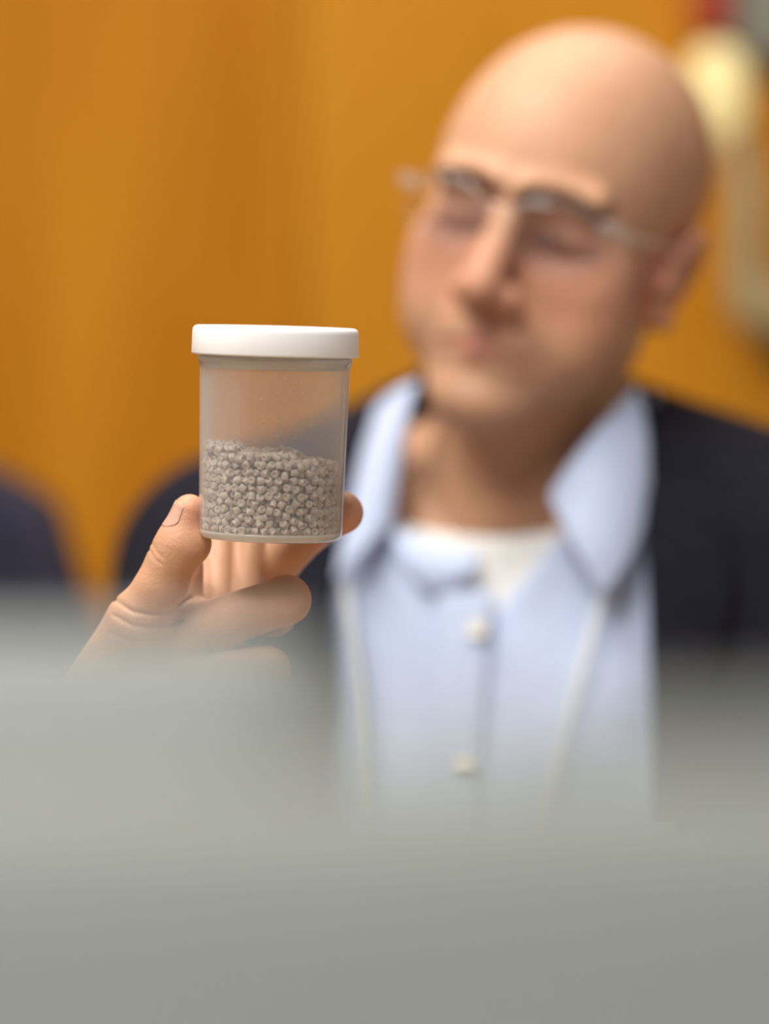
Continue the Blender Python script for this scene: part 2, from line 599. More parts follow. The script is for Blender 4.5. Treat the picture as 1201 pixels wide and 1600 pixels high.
def torso_core(q):
    s = q.copy(); s[:, 0] = np.abs(s[:, 0])
    d = ell(q, (0, -0.01, -0.21), (0.182, 0.112, 0.25))
    d = smin(d, cap(s, (0.05, -0.02, -0.03), (0.180, -0.015, -0.045), 0.062, 0.058), 0.05)
    d = smin(d, cap(s, (0.02, -0.045, 0.045), (0.14, -0.025, -0.016), 0.04, 0.040), 0.05)
    d = smin(d, ell(q, (0, 0.005, -0.45), (0.168, 0.118, 0.2)), 0.08)
    return smin(d, ell(q, (0, -0.01, -0.60), (0.18, 0.135, 0.1)), 0.06)


# arm joints in world space
SR, ER, WR = torso_w((-0.195, -0.015, -0.055)), np.array([-0.140, 1.62, 0.875]), U(98, 1195, 1.378)
SL, EL, WL = torso_w((0.195, -0.015, -0.055)), np.array([0.325, 1.68, 0.83]), np.array([0.21, 1.44, 0.785])


def arms_sdf(P, r0, r1, r2):
    d = np.minimum(cap(P, SR, ER, r0, r1), cap(P, ER, WR, r1, r2))
    return np.minimum(d, np.minimum(cap(P, SL, EL, r0, r1), cap(P, EL, WL, r1, r2)))


def body_core(P):
    return smin(torso_core(to_torso(P)) + 0.006, arms_sdf(P, 0.050, 0.042, 0.022), 0.03)


PX = 0.00029                                   # metres per pixel at the jar


def polyline_dist(px, py, pts):
    d = np.full(len(px), 1e9, np.float32)
    for (x0, y0), (x1, y1) in zip(pts[:-1], pts[1:]):
        bx, by = x1 - x0, y1 - y0
        t = np.clip(((px - x0) * bx + (py - y0) * by) / (bx * bx + by * by), 0, 1)
        d = np.minimum(d, np.hypot(px - x0 - t * bx, py - y0 - t * by))
    return d


# --- the raised right hand: knuckles towards the viewer, thumb and index pinching the jar
THUMB = [U(296, 799, 1.302), U(281, 852, 1.303), U(252, 915, 1.307), U(216, 972, 1.315), U(150, 1090, 1.345)]
THUMB_R = [0.0078, 0.0110, 0.0112, 0.0140, 0.0175]
INDEX = [U(360, 932, 1.388), U(432, 880, 1.368), U(488, 826, 1.356), U(534, 801, 1.3310)]
INDEX_R = [0.0125, 0.0108, 0.0098, 0.0100]
MIDDLE = [U(312, 985, 1.322), U(447, 937, 1.306), U(428, 962, 1.338), U(378, 968, 1.352)]
MIDDLE_R = [0.0125, 0.0108, 0.0095, 0.0085]
RING = [U(290, 1043, 1.330), U(416, 1046, 1.314), U(398, 1062, 1.345), U(350, 1052, 1.355)]
RING_R = [0.0122, 0.0102, 0.0092, 0.0082]
PINKY = [U(262, 1105, 1.342), U(365, 1122, 1.328), U(350, 1130, 1.352), U(310, 1115, 1.360)]
PINKY_R = [0.0112, 0.0090, 0.0080, 0.0072]
_nl = U(288, 773, 1.30) - U(253, 833, 1.30); _nl /= np.linalg.norm(_nl)
_nn = np.array([-0.90, -0.30, 0.35]); _nn -= _nl * np.dot(_nn, _nl); _nn /= np.linalg.norm(_nn)
_nw = np.cross(_nl, _nn)
def hand_sdf(P):
    th = None
    for i in range(len(THUMB) - 1):
        c = cap(P, THUMB[i], THUMB[i + 1], THUMB_R[i], THUMB_R[i + 1])
        th = c if th is None else smin(th, c, 0.004)
    th = smin(th, sph(P, U(304, 849, 1.302), 0.0070), 0.006)          # pad of the thumb bulging below the nail
    th = smin(th, sph(P, U(262, 878, 1.304), 0.0080), 0.006)          # thumb joint
    d = th
    back = None
    for mcp, r in ((INDEX[0], 0.0125), (MIDDLE[0], 0.0125), (RING[0], 0.0122), (PINKY[0], 0.0112)):
        c = cap(P, WR + np.array([0.004, 0.0, 0.004]), mcp, 0.0185, r)
        back = c if back is None else smin(back, c, 0.008)
    d = smin(d, back, 0.010)
    d = smin(d, cap(P, U(222, 985, 1.325), U(330, 935, 1.362), 0.0125, 0.0110), 0.010)
    # folds of skin between thumb and index
    fold = None
    for a, b, r in (((318, 850, 1.362), (318, 960, 1.340), 0.0062), ((344, 848, 1.360), (340, 960, 1.342), 0.0056),
                    ((368, 846, 1.366), (362, 960, 1.347), 0.0058), ((394, 850, 1.362), (382, 950, 1.352), 0.0064)):
        c = cap(P, U(*a), U(*b), r, r * 1.15)
        fold = c if fold is None else smin(fold, c, 0.0018)
    d = smin(d, fold, 0.005)
    d = smin(d, cap(P, U(304, 884, 1.330), U(296, 940, 1.328), 0.0042, 0.0065), 0.006)
    for pts, rr in ((INDEX, INDEX_R), (MIDDLE, MIDDLE_R), (RING, RING_R), (PINKY, PINKY_R)):
        f = None
        for i in range(3):
            c = cap(P, pts[i], pts[i + 1], rr[i], rr[i + 1])
            f = c if f is None else smin(f, c, 0.003)
        d = smin(d, f, 0.0035)
    d = smin(d, cap(P, WR, WR + (ER - WR) * 0.35, 0.025, 0.030), 0.016)
    # skin creases round the base and joint of the thumb
    px = 600.5 + P[:, 0] / P[:, 1] * F
    py = 800 - (P[:, 2] - CZ) / P[:, 1] * F
    for pts, amp, wd in ((((180, 938), (205, 955), (235, 961), (265, 955), (298, 935)), 0.0011, 3.2),
                         (((178, 962), (205, 977), (232, 982), (262, 978), (285, 970)), 0.0009, 3.0),
                         (((172, 990), (205, 1003), (250, 1003)), 0.0005, 3.0),
                         (((238, 850), (246, 864), (254, 872)), 0.0006, 1.8),
                         (((233, 858), (242, 874), (252, 881)), 0.0006, 1.8)):
        d = d + np.float32(amp) * np.exp(-(polyline_dist(px, py, pts) / wd) ** 2).astype(np.float32)
    return d


def left_hand_sdf(P):
    w, f, u = WL, np.array([-0.80, -0.60, -0.06]), np.array([0.0, 0.0, 1.0])
    f = f / np.linalg.norm(f)
    s = np.cross(u, f); s /= np.linalg.norm(s)       # towards the thumb side
    d = cap(P, EL + (WL - EL) * 0.6, w, 0.032, 0.026)
    for k, (off, ln) in enumerate(((0.028, 0.072), (0.009, 0.082), (-0.010, 0.076), (-0.028, 0.060))):
        m = w + f * 0.092 + s * off * 0.9
        d = smin(d, cap(P, w + s * off * 0.4, m, 0.016, 0.0115), 0.008)
        a = m + f * ln * 0.5 + np.array([0, 0, 0.006]); b = m + f * ln + np.array([0, 0, -0.010])
        fg = np.minimum(cap(P, m, a, 0.0105, 0.0092), cap(P, a, b, 0.0092, 0.0075))
        d = smin(d, fg, 0.003)
    t0 = w + f * 0.03 + s * 0.022; t1 = t0 + f * 0.045 + s * 0.030; t2 = t1 + f * 0.035 + s * 0.004
    d = smin(d, np.minimum(cap(P, t0, t1, 0.015, 0.011), cap(P, t1, t2, 0.011, 0.008)), 0.006)
    return d


person = tag(empty('person', (NB[0], NB[1], 0)), 'bald person in navy jacket and open light blue shirt holding up the jar', 'person')

parts = []
V1, Q1 = surface(lambda P: head_sdf(P),
                 HC - 0.19, HC + 0.19, 0.0024)
parts.append((V1, Q1, 'head'))
V2, Q2 = surface(body_core, (-0.30, 1.30, 0.45), (0.50, 2.10, 1.27), 0.008)
parts.append((V2, Q2, 'core'))
lo = np.min([U(80, 1240, 1.37), U(60, 1180, 1.45), ER + [-0.02, 0, 0.05]], axis=0)
V3, Q3 = surface(hand_sdf, (-0.185, 1.265, 0.96), (0.000, 1.48, 1.17), 0.0009)
parts.append((V3, Q3, 'hand'))
V4, Q4 = surface(left_hand_sdf, (0.00, 1.22, 0.72), (0.30, 1.60, 0.86), 0.0025)
parts.append((V4, Q4, 'hand2'))

VV, QQ, CC, off = [], [], [], 0
SKIN = np.array([0.59, 0.325, 0.195])
for V, Q, kind in parts:
    c = np.tile(SKIN, (len(V), 1))
    Pf = V.astype(np.float32)
    if kind == 'head':
        p = to_head(Pf); s = p.copy(); s[:, 0] = np.abs(s[:, 0])

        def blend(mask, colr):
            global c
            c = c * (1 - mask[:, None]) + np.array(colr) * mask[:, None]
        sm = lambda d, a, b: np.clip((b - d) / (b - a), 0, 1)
        blend(0.40 * sm(cap(s, (0, 108, -18), (46, 66, -16), 12, 20), 0, 18), (0.62, 0.25, 0.17))          # nose and cheeks
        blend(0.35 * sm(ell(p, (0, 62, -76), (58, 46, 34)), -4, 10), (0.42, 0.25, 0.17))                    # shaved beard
        lip = np.minimum(cap(s, (0, 87.5, -53), (25, 77, -60), 3.6, 2.2), cap(s, (0, 86, -62.5), (22, 77.5, -63), 4.4, 2.8))
        blend(0.75 * sm(lip, 0.5, 3.0), (0.40, 0.135, 0.115))
        blend(0.85 * sm(cap(s, (11, 95, 29), (49, 78, 31), 6, 4.5), 0, 4), (0.09, 0.042, 0.025))           # eyebrows
        blend(0.85 * sm(cap(s, (17, 74, 7.5), (47, 66, 4.5), 4.4, 4.0), 0.3, 3), (0.05, 0.022, 0.015))    # lashes of the lowered lids, band widened to paint in eye shade too
        blend(0.5 * sm(ell(s, (32, 78, 8), (25, 24, 17)), -3, 8), (0.25, 0.105, 0.08))                              # shade of the brow in the eye sockets, painted into the skin
        blend(0.5 * sm(sph(s, (84, -12, 2), 30), 0, 10), (0.60, 0.22, 0.15))                                # ears
    if kind == 'hand':
        px = 600.5 + V[:, 0] / V[:, 1] * F; py = 800 - (V[:, 2] - CZ) / V[:, 1] * F
        tipm = np.maximum(np.clip(1 - sph(Pf, THUMB[0], 0.008) / 0.014, 0, 1), np.clip(1 - sph(Pf, INDEX[3], 0.009) / 0.012, 0, 1))
        c = c * (1 - 0.4 * tipm[:, None]) + np.array((0.68, 0.27, 0.17)) * 0.4 * tipm[:, None]
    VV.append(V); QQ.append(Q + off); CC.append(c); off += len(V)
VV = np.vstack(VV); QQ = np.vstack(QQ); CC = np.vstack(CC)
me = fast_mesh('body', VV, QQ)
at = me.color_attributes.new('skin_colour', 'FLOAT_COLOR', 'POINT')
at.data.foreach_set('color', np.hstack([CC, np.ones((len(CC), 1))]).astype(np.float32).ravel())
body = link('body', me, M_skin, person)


# thumb nail, laid on the side of the thumb that faces away from the jar
rows = []
for t in np.linspace(-0.95, 0.95, 7):
    row = []
    for q in np.linspace(0, 1, 9):
        lim = 1.0 - 0.75 * max(0.0, (0.42 - q) / 0.42) ** 2 - 0.25 * max(0.0, (q - 0.85) / 0.15) ** 2
        base_ = U(*(np.array([284.5, 838, 1.3025]) * (1 - q) + np.array([297, 793, 1.302]) * q))
        di = _nn * math.cos(t * lim) + _nw * math.sin(t * lim)
        ray = np.stack([base_ + di * r_ for r_ in np.linspace(0.002, 0.016, 300)]).astype(np.float32)
        k_ = int(np.argmax(hand_sdf(ray) > 0))
        row.append(ray[k_].astype(float) + di * 0.00002)
    rows.append(row)
link('thumbnail', grid_patch('thumbnail', rows, 24, 20, 0.0005), M_nail, body)


# --- clothes
def wrinkle(P, amp, f=1.0):
    x, y, z = P[:, 0] * f, P[:, 1] * f, P[:, 2] * f
    return np.float32(amp) * (np.sin(31 * x + 14 * z + 2 * np.sin(17 * z + 9 * y)) * 0.6 + np.sin(47 * z - 22 * x + 1.5 * np.sin(23 * x)) * 0.4).astype(np.float32)


def neck_axis_dist(P):
    a, b = _v(torso_w((0, -0.012, -0.05))), _v(head_w((0, -14, -30)))
    ba = b - a
    t = ((P - a) @ ba) / np.dot(ba, ba)
    q = P - a - t[:, None] * ba
    return np.sqrt((q * q).sum(1))


def chest_solid(P):
    """body with neck, used for the inner clothes"""
    d = torso_core(to_torso(P))
    return smin(d, cap(P, torso_w((0, -0.005, -0.05)), head_w((0, -14, -40)), 0.062, 0.058), 0.035)


def undershirt_sdf(P):
    q = to_torso(P)
    d = chest_solid(P)
    d = np.maximum(d - 0.0045, -(d + 0.0045))
    top = q[:, 2] - (0.045 - 0.55 * np.clip(q[:, 1] + 0.04, 0, 1))          # round neckline, lower in front
    d = smax(d, top, 0.004)
    return np.maximum(d, -(q[:, 2] + 0.16))


def shirt_solid(P):
    d = smin(chest_solid(P), arms_sdf(P, 0.052, 0.046, 0.037), 0.03)
    return d - 0.0125 - wrinkle(P, 0.0042)


def shirt_sdf(P):
    q = to_torso(P)
    d = shirt_solid(P)
    d = np.maximum(d, -(d + 0.0095))
    hw = 0.010 + 0.80 * np.clip(q[:, 2] + 0.070, 0, 1)
    v = np.maximum(np.abs(q[:, 0]) - hw, -(q[:, 2] + 0.085))
    v = np.maximum(np.maximum(v, -(q[:, 1] - 0.0)), torso_core(q) - 0.06)
    d = smax(d, -v, 0.004)
    d = smax(d, q[:, 2] - 0.075, 0.004)
    d = smax(d, np.minimum(neck_axis_dist(P) - 0.078, q[:, 2] - 0.025), 0.004)
    d = np.maximum(d, -(q[:, 2] + 0.60))
    for E_, W_ in ((ER, WR), (EL, WL)):
        ax = (W_ - E_) / np.linalg.norm(W_ - E_)
        dd = ((P - _v(W_)) @ _v(ax)) + 0.012
        near = sph(P, W_, 0.12)
        d = np.where(near < 0, np.maximum(d, dd), d)
    return d


def jacket_solid(P):
    d = smin(torso_core(to_torso(P)), arms_sdf(P, 0.056, 0.050, 0.042), 0.035)
    return d - 0.021 - wrinkle(P + 3, 0.0028, 0.8)


def jacket_sdf(P):
    q = to_torso(P)
    d = jacket_solid(P)
    d = np.maximum(d, -(d + 0.013))
    zz = np.clip(0.06 - q[:, 2], 0, 1)
    xr = 0.088 + 0.20 * np.minimum(zz, 0.16) + 0.02 * zz
    xl = -0.078 - 0.10 * np.minimum(zz, 0.16) - 0.02 * zz
    v = np.maximum(q[:, 0] - xr, xl - q[:, 0])
    v = np.maximum(np.maximum(v, -(q[:, 1] + 0.0)), torso_core(q) - 0.05)
    d = smax(d, -v, 0.006)
    nd = neck_axis_dist(P) - 0.082
    nd = np.maximum(nd, -(q[:, 2] + 0.03))
    d = smax(d, -nd, 0.006)
    d = np.maximum(d, -(q[:, 2] + 0.66))
    for E_, W_ in ((ER, WR), (EL, WL)):
        ax = (W_ - E_) / np.linalg.norm(W_ - E_)
        dd = ((P - _v(W_)) @ _v(ax)) + 0.028
        near = sph(P, W_, 0.13)
        d = np.where(near < 0, np.maximum(d, dd), d)
    return d


Vu, Qu = surface(undershirt_sdf, (-0.16, 1.68, 0.74), (0.32, 2.02, 1.26), 0.0032)
undershirt = link('undershirt', fast_mesh('undershirt', Vu, Qu), M_under, person)
Vs, Qs = surface(shirt_sdf, (-0.26, 1.32, 0.53), (0.46, 2.06, 1.27), 0.0042)
shirt = link('shirt', fast_mesh('shirt', Vs, Qs), M_shirt, person)
Vj, Qj = surface(jacket_sdf, (-0.30, 1.32, 0.47), (0.50, 2.08, 1.28), 0.0052)
jacket = link('jacket', fast_mesh('jacket', Vj, Qj), M_jacket, person)


def on(px, py, fn, offset=0.0, y0=1.45, y1=2.05):
    """Point where the sight line through a pixel meets a body surface, lifted by an offset."""
    Y = np.linspace(y0, y1, 900)
    P = np.stack([(px - 600.5) * Y / F, Y, CZ - (py - 800.0) * Y / F], -1).astype(np.float32)
    d = fn(P) - offset
    h = np.nonzero(d < 0)[0]
    return P[h[0]].astype(float) if len(h) else P[int(np.argmin(d))].astype(float)


def chest_layer(P):
    return smin(chest_solid(P), arms_sdf(P, 0.052, 0.046, 0.037), 0.03) - 0.0130 - np.float32(0.8) * wrinkle(P, 0.0042)


def jacket_layer(P):
    return smin(torso_core(to_torso(P)), arms_sdf(P, 0.056, 0.050, 0.042), 0.035) - 0.021


# shirt collar wings, with the stand behind the neck
def prow(pts, fn=chest_layer):
    return [on(x, y, fn, o) for x, y, o in pts]


wing_r = grid_patch('collar', [
    prow([(992, 604, 0.006), (940, 664, 0.010), (892, 724, 0.013), (858, 776, 0.012)]),
    prow([(1003, 640, 0.010), (962, 716, 0.018), (920, 780, 0.025), (882, 826, 0.024)]),
    prow([(1010, 690, 0.012), (985, 780, 0.019), (950, 840, 0.027), (910, 878, 0.027)]),
    prow([(1012, 760, 0.010), (1000, 830, 0.014), (975, 885, 0.022), (942, 932, 0.024)])], thick=0.003)
link('collar', wing_r, M_shirt, shirt)
wing_l = grid_patch('collar', [
    prow([(652, 596, 0.004), (634, 664, 0.007), (622, 740, 0.010), (612, 812, 0.010)]),
    prow([(630, 606, 0.009), (612, 676, 0.014), (600, 752, 0.018), (592, 838, 0.016)]),
    prow([(606, 622, 0.011), (588, 694, 0.016), (574, 772, 0.021), (562, 868, 0.022)]),
    prow([(588, 640, 0.010), (566, 712, 0.012), (546, 800, 0.018), (524, 908, 0.018)])], thick=0.003)
link('collar', wing_l, M_shirt, shirt)
stand_pts_a, stand_pts_b = [], []
for k in range(13):
    a = math.radians(20 + 320 * k / 12 - 270 + 0)
    r = 0.073
    stand_pts_a.append(torso_w((r * math.cos(a), -0.03 + 0.9 * r * math.sin(a), 0.030)))
    stand_pts_b.append(torso_w((0.93 * r * math.cos(a), -0.022 + 0.84 * r * math.sin(a), 0.078)))
# folded-out inner edge of the open placket below the throat
flap = grid_patch('placket_facing', [
    prow([(606, 818, 0.004), (650, 842, 0.003), (700, 862, 0.002), (752, 868, 0.000)]),
    prow([(622, 860, 0.009), (660, 880, 0.009), (700, 892, 0.008), (738, 893, 0.004)]),
    prow([(648, 906, 0.006), (668, 920, 0.006), (692, 926, 0.005), (716, 920, 0.002)])], thick=0.002)
link('placket_facing', flap, M_shirt, shirt)
placket = grid_patch('placket', [
    prow([(684, 930, 0.003), (676, 1050, 0.003), (670, 1200, 0.003), (664, 1400, 0.003), (658, 1750, 0.003)]),
    prow([(720, 925, 0.005), (712, 1050, 0.005), (704, 1200, 0.005), (698, 1400, 0.005), (692, 1750, 0.005)]),
    prow([(772, 925, 0.003), (762, 1050, 0.003), (752, 1200, 0.003), (744, 1400, 0.003), (738, 1750, 0.003)])], nu=40, nv=10, thick=0.0025)
link('placket', placket, M_shirt, shirt)
for bx, by in ((745, 982), (725, 1203), (716, 1420)):
    c = on(bx, by, chest_layer, 0.008)
    nrm = Vector((-0.25, -0.95, 0.12)).normalized()
    Mx = Matrix.Translation(Vector(c)) @ nrm.to_track_quat('Z', 'Y').to_matrix().to_4x4()
    link('button', lathe('button', [(0, 0), (0.0058, 0), (0.0063, 0.0008), (0.0063, 0.0020), (0.0056, 0.0026), (0.0045, 0.0020), (0, 0.0018)], 24, Mx), M_button, shirt)


# jacket lapels with a notch, and the jacket collar above them
def lapel(side):
    if side > 0:
        a = [[(1003, 650, .004), (1004, 760, .005), (1010, 900, .006), (1016, 1080, .006), (1020, 1300, .004)],
             [(1045, 690, .005), (1060, 790, .007), (1075, 930, .009), (1062, 1100, .008), (1034, 1300, .005)],
             [(1085, 740, .003), (1130, 800, .005), (1140, 950, .006), (1100, 1120, .005), (1046, 1300, .004)]]
        b = [[(998, 622, .003), (1002, 660, .005), (1006, 720, .006)], [(1030, 640, .003), (1046, 690, .005), (1058, 745, .006)],
             [(1050, 655, .002), (1080, 705, .004), (1098, 745, .005)]]
    else:
        a = [[(594, 650, .004), (552, 760, .005), (520, 900, .006), (498, 1080, .006), (484, 1300, .004)],
             [(566, 690, .005), (516, 800, .007), (474, 930, .008), (466, 1100, .007), (474, 1300, .005)],
             [(536, 730, .003), (470, 820, .005), (430, 950, .006), (436, 1120, .005), (462, 1300, .004)]]
        b = [[(606, 622, .003), (588, 660, .005), (572, 720, .006)], [(580, 640, .003), (556, 690, .005), (540, 740, .006)],
             [(560, 655, .002), (530, 700, .004), (512, 742, .005)]]
    for pts in (a, b):
        link('lapel', grid_patch('lapel', [prow(r, jacket_layer) for r in pts], thick=0.004), M_jacket, jacket)


lapel(1)
lapel(-1)


# trousers and shoes
def trousers_sdf(P):
    q = to_torso(P)
    s = q.copy(); s[:, 0] = np.abs(s[:, 0])
    d = ell(q, (0, -0.01, -0.60), (0.185, 0.14, 0.105))
    d = smin(d, cap(s, (0.09, 0.0, -0.62), (0.13, 0.42, -0.63), 0.085, 0.062), 0.03)
    d = smin(d, cap(s, (0.13, 0.42, -0.63), (0.13, 0.40, -1.07), 0.060, 0.048), 0.02)
    return smax(d, q[:, 2] + 0.56, 0.01)


Vt, Qt = surface(trousers_sdf, (-0.32, 1.15, 0.02), (0.40, 2.08, 0.62), 0.009)
link('trousers', fast_mesh('trousers', Vt, Qt), M_trouser, person)
for sx in (-1, 1):
    def shoe_sdf(P, sx=sx):
        q = to_torso(P)
        d = smin(cap(q, (sx * 0.13, 0.36, -1.10), (sx * 0.14, 0.56, -1.118), 0.042, 0.034), cap(q, (sx * 0.13, 0.39, -1.09), (sx * 0.13, 0.39, -1.04), 0.045, 0.042), 0.02)
        return smax(d, -(q[:, 2] + NB[2] - 0.001), 0.004)
    cw = torso_w((sx * 0.13, 0.46, -1.09))
    Vh, Qh = surface(shoe_sdf, cw - [0.18, 0.22, 0.08], cw + [0.18, 0.22, 0.12], 0.006)
    link('shoe', fast_mesh('shoe', Vh, Qh), M_shoe, person)

# ------------------------------------------------------------------ eyeglasses
gl = tag(empty('eyeglasses', head_w((0, 95, 10))), 'clear-framed eyeglasses worn low over the lowered eyes', 'glasses')


def lens_pt(sx, u, v, push=0.0):
    """point on the wrapped lens plane, u outwards and v up, in millimetres"""
    x = sx * (34 + u)
    return head_w((x, 107 + push - 0.0037 * x * x, 14 + v))


for sx in (-1, 1):
    ring, disc = [], []
    for k in range(25):
        a = 2 * math.pi * k / 24
        r = 1.0 / ((abs(math.cos(a)) ** 2.6 + abs(math.sin(a)) ** 2.6) ** (1 / 2.6))
        ring.append(lens_pt(sx, 26 * r * math.cos(a), 17.5 * r * math.sin(a)))
    link('rim', tube_mesh('rim', ring, [0.0008 + 0.0011 * max(0.0, math.sin(2 * math.pi * k / 24)) for k in range(25)], 96, 8), M_frame, gl)
    V, Fc = [], []
    rings = 5
    for q in range(rings + 1):
        for k in range(24):
            a = 2 * math.pi * k / 24
            r = (q / rings) / ((abs(math.cos(a)) ** 2.6 + abs(math.sin(a)) ** 2.6) ** (1 / 2.6))
            V.append(lens_pt(sx, 26 * r * math.cos(a), 17.5 * r * math.sin(a)))
    for q in range(rings):
        for k in range(24):
            Fc.append((q * 24 + k, q * 24 + (k + 1) % 24, (q + 1) * 24 + (k + 1) % 24, (q + 1) * 24 + k))
    lo_ = link('lens', mesh('lens', V, Fc), M_lens, gl)
    sm_ = lo_.modifiers.new('thickness', 'SOLIDIFY'); sm_.thickness = 0.0018
    link('temple', tube_mesh('temple', [lens_pt(sx, 26, 9), head_w((sx * 71, 80, 22)), head_w((sx * 79, 40, 20)), head_w((sx * 81, 0, 18)), head_w((sx * 80, -22, 8))],
                             [0.0026, 0.0018, 0.0014, 0.0014, 0.0016], 40, 8), M_frame, gl)
    link('hinge', tube_mesh('hinge', [lens_pt(sx, 24, 10, 1), lens_pt(sx, 32, 10, 0), head_w((sx * 70, 82, 22))], [0.0036, 0.0042, 0.0036], 14, 10), M_frame, gl)
link('bridge', tube_mesh('bridge', [lens_pt(-1, -25, 6), head_w((0, 108, 21)), lens_pt(1, -25, 6)], 0.0022, 20, 8), M_frame, gl)

# ------------------------------------------------------------------ lanyard
ly = tag(empty('lanyard', on(700, 1300, chest_layer, 0.02)), 'thin white lanyard hanging over the light blue shirt', 'lanyard')
for pts in ([(538, 905, .013), (546, 980, .013), (556, 1080, .013), (566, 1200, .013), (578, 1340, .013), (630, 1560, .013), (668, 1700, .013)],
            [(942, 920, .013), (920, 1000, .013), (894, 1100, .013), (866, 1210, .013), (838, 1340, .013), (782, 1560, .013), (744, 1700, .013)]):
    rows = [[on(x - 5, y, chest_layer, o) for x, y, o in pts], [on(x + 5, y, chest_layer, o) for x, y, o in pts]]
    link('strap', grid_patch('strap', rows, nu=40, nv=4, thick=0.0012), M_strap, ly)
cb = on(706, 1750, chest_layer, 0.012)
link('badge', box_mesh('badge', cb[0] - 0.04, cb[0] + 0.04, cb[1] - 0.003, cb[1] - 0.001, cb[2] - 0.10, cb[2] + 0.018, 0.0008), M_strap, ly)

# ------------------------------------------------------------------ jar
JB = U(422.5, 841, 1.300)                        # centre of the base
jar = tag(empty('jar', JB), 'clear cloudy plastic jar with white screw lid, half full of pellets, held up', 'jar')
jar.rotation_euler = (math.radians(4.0), math.radians(1.6), 0)
JM = Matrix.Translation(Vector(JB)) @ jar.rotation_euler.to_matrix().to_4x4()
mm = 0.001


def jar_part(name, prof, m, seg=96):
    me_ = lathe(name, [(r * mm, z * mm) for r, z in prof], seg)
    o = bpy.data.objects.new(name, me_)
    COL.objects.link(o)
    me_.materials.append(m)
    o.parent = jar
    return o


jar_part('jar_body', [(0, 1.2), (26, 1.2), (29.5, 0), (31.2, 0.5), (32.2, 2.2), (32.5, 6), (33.9, 76), (34.1, 79.2), (35.0, 79.8), (35.0, 82.0), (33.8, 82.6), (33.8, 92),
                      (32.8, 92), (32.8, 80), (32.7, 76), (31.4, 7), (30.8, 4.2), (28.5, 3.2), (0, 3.2)], M_jar)
jar_part('jar_base', [(0, 1.4), (26, 1.4), (29.5, 0.25), (31.0, 0.7), (31.9, 2.3), (32.1, 3.6), (30.6, 3.7), (30.0, 3.1), (0, 3.05)], M_jar_thick)
jar_part('thread_ring', [(32.6, 76.5), (33.7, 76.8), (34.0, 79.4), (34.7, 80.0), (34.7, 81.8), (32.6, 82.2), (32.6, 76.5)], M_jar_thick)
lid = jar_part('lid', [(0, 94.2), (31.5, 94.2), (33.0, 94.6), (33.6, 95.6), (35.4, 95.7), (36.6, 95.2), (37.3, 94.2), (37.5, 92.8), (37.7, 83.4), (37.4, 82.6), (36.4, 82.5),
                       (35.9, 83.2), (35.8, 92.6), (0, 92.8)], M_lid)

# dust clinging to the inside of the jar above the pellets
V, Q = [], []
for k in range(110):
    a = random.uniform(math.radians(190), math.radians(350))
    z = 40 + 36 * random.random() ** 1.3
    r_ = 31.35 + (z - 7) / 69 * 1.3
    sz = random.choice((0.12, 0.16, 0.22, 0.32))
    c0 = np.array([r_ * math.cos(a), r_ * math.sin(a), z])
    tu = np.array([-math.sin(a), math.cos(a), 0]); nr = np.array([math.cos(a), math.sin(a), 0])
    b0 = len(V)
    asp = random.uniform(0.8, 2.4)
    V += [(c0 + tu * sz) * mm, (c0 + np.array([0, 0, sz * asp])) * mm, (c0 - tu * sz) * mm, (c0 - np.array([0, 0, sz * asp])) * mm, (c0 - nr * sz * 0.7) * mm]
    Q += [(b0, b0 + 1, b0 + 4), (b0 + 1, b0 + 2, b0 + 4), (b0 + 2, b0 + 3, b0 + 4), (b0 + 3, b0, b0 + 4), (b0 + 3, b0 + 2, b0 + 1, b0)]
dust = bpy.data.objects.new('dust_specks', mesh('dust_specks', V, Q))
COL.objects.link(dust)
dust.data.materials.append(M_pellet)
dust.parent = jar
dust['kind'] = 'stuff'

# ------------------------------------------------------------------ pellets
R_IN, Z0 = 31.3, 3.3
sp = 3.95
pts = []
for k in range(14):
    for j in range(-12, 13):
        for i in range(-12, 13):
            x = (i + 0.5 * ((j + k) % 2)) * sp
            y = (j * 0.866 + 0.289 * (k % 2)) * sp
            z = Z0 + 2.0 + k * 0.816 * sp
            pts.append((x, y, z))
pts = np.array(pts) + RNG.normal(0, 0.75, (len(pts), 3))
rr = np.hypot(pts[:, 0], pts[:, 1])


def fill_top(x, y):
    return 37.6 - 0.13 * x + 0.02 * y + 0.9 * np.sin(0.21 * x + 0.5) + 0.5 * np.sin(0.5 * y + 0.3 * x)


pts = pts[(rr < R_IN - 0.6) & (pts[:, 2] < fill_top(pts[:, 0], pts[:, 1]) + 0.4)]
for it in range(26):
    D2 = ((pts[:, None, :] - pts[None, :, :]) ** 2).sum(2)
    ii, jj = np.nonzero((D2 < 3.95 ** 2) & (D2 > 0))
    if it < 25:
        d = np.sqrt(D2[ii, jj])[:, None]
        push = (pts[ii] - pts[jj]) / d * (3.95 - d) * 0.30
        acc = np.zeros_like(pts)
        np.add.at(acc, ii, push)
        pts += np.clip(acc, -0.6, 0.6)
        pts[:, 2] -= 0.03
    rw = 1.95 + 0.001 * pts[:, 2]
    r = np.hypot(pts[:, 0], pts[:, 1]); lim = R_IN - rw + pts[:, 2] * 0.017
    sc = np.where(r > lim, lim / np.maximum(r, 1e-6), 1)
    pts[:, :2] *= sc[:, None]
    pts[:, 2] = np.maximum(pts[:, 2], Z0 + 1.9)


def pellet_profile(r, h):
    return [(0, -h * 0.80), (r * 0.34, -h * 0.84), (r * 0.46, -h * 0.98), (r * 0.86, -h), (r * 0.93, -h * 0.98), (r * 0.98, -h * 0.90), (r, h * 0.1), (r * 0.98, h * 0.88), (r * 0.93, h * 0.97), (r * 0.86, h),
            (r * 0.46, h * 0.97), (r * 0.34, h * 0.82), (0, h * 0.78)]


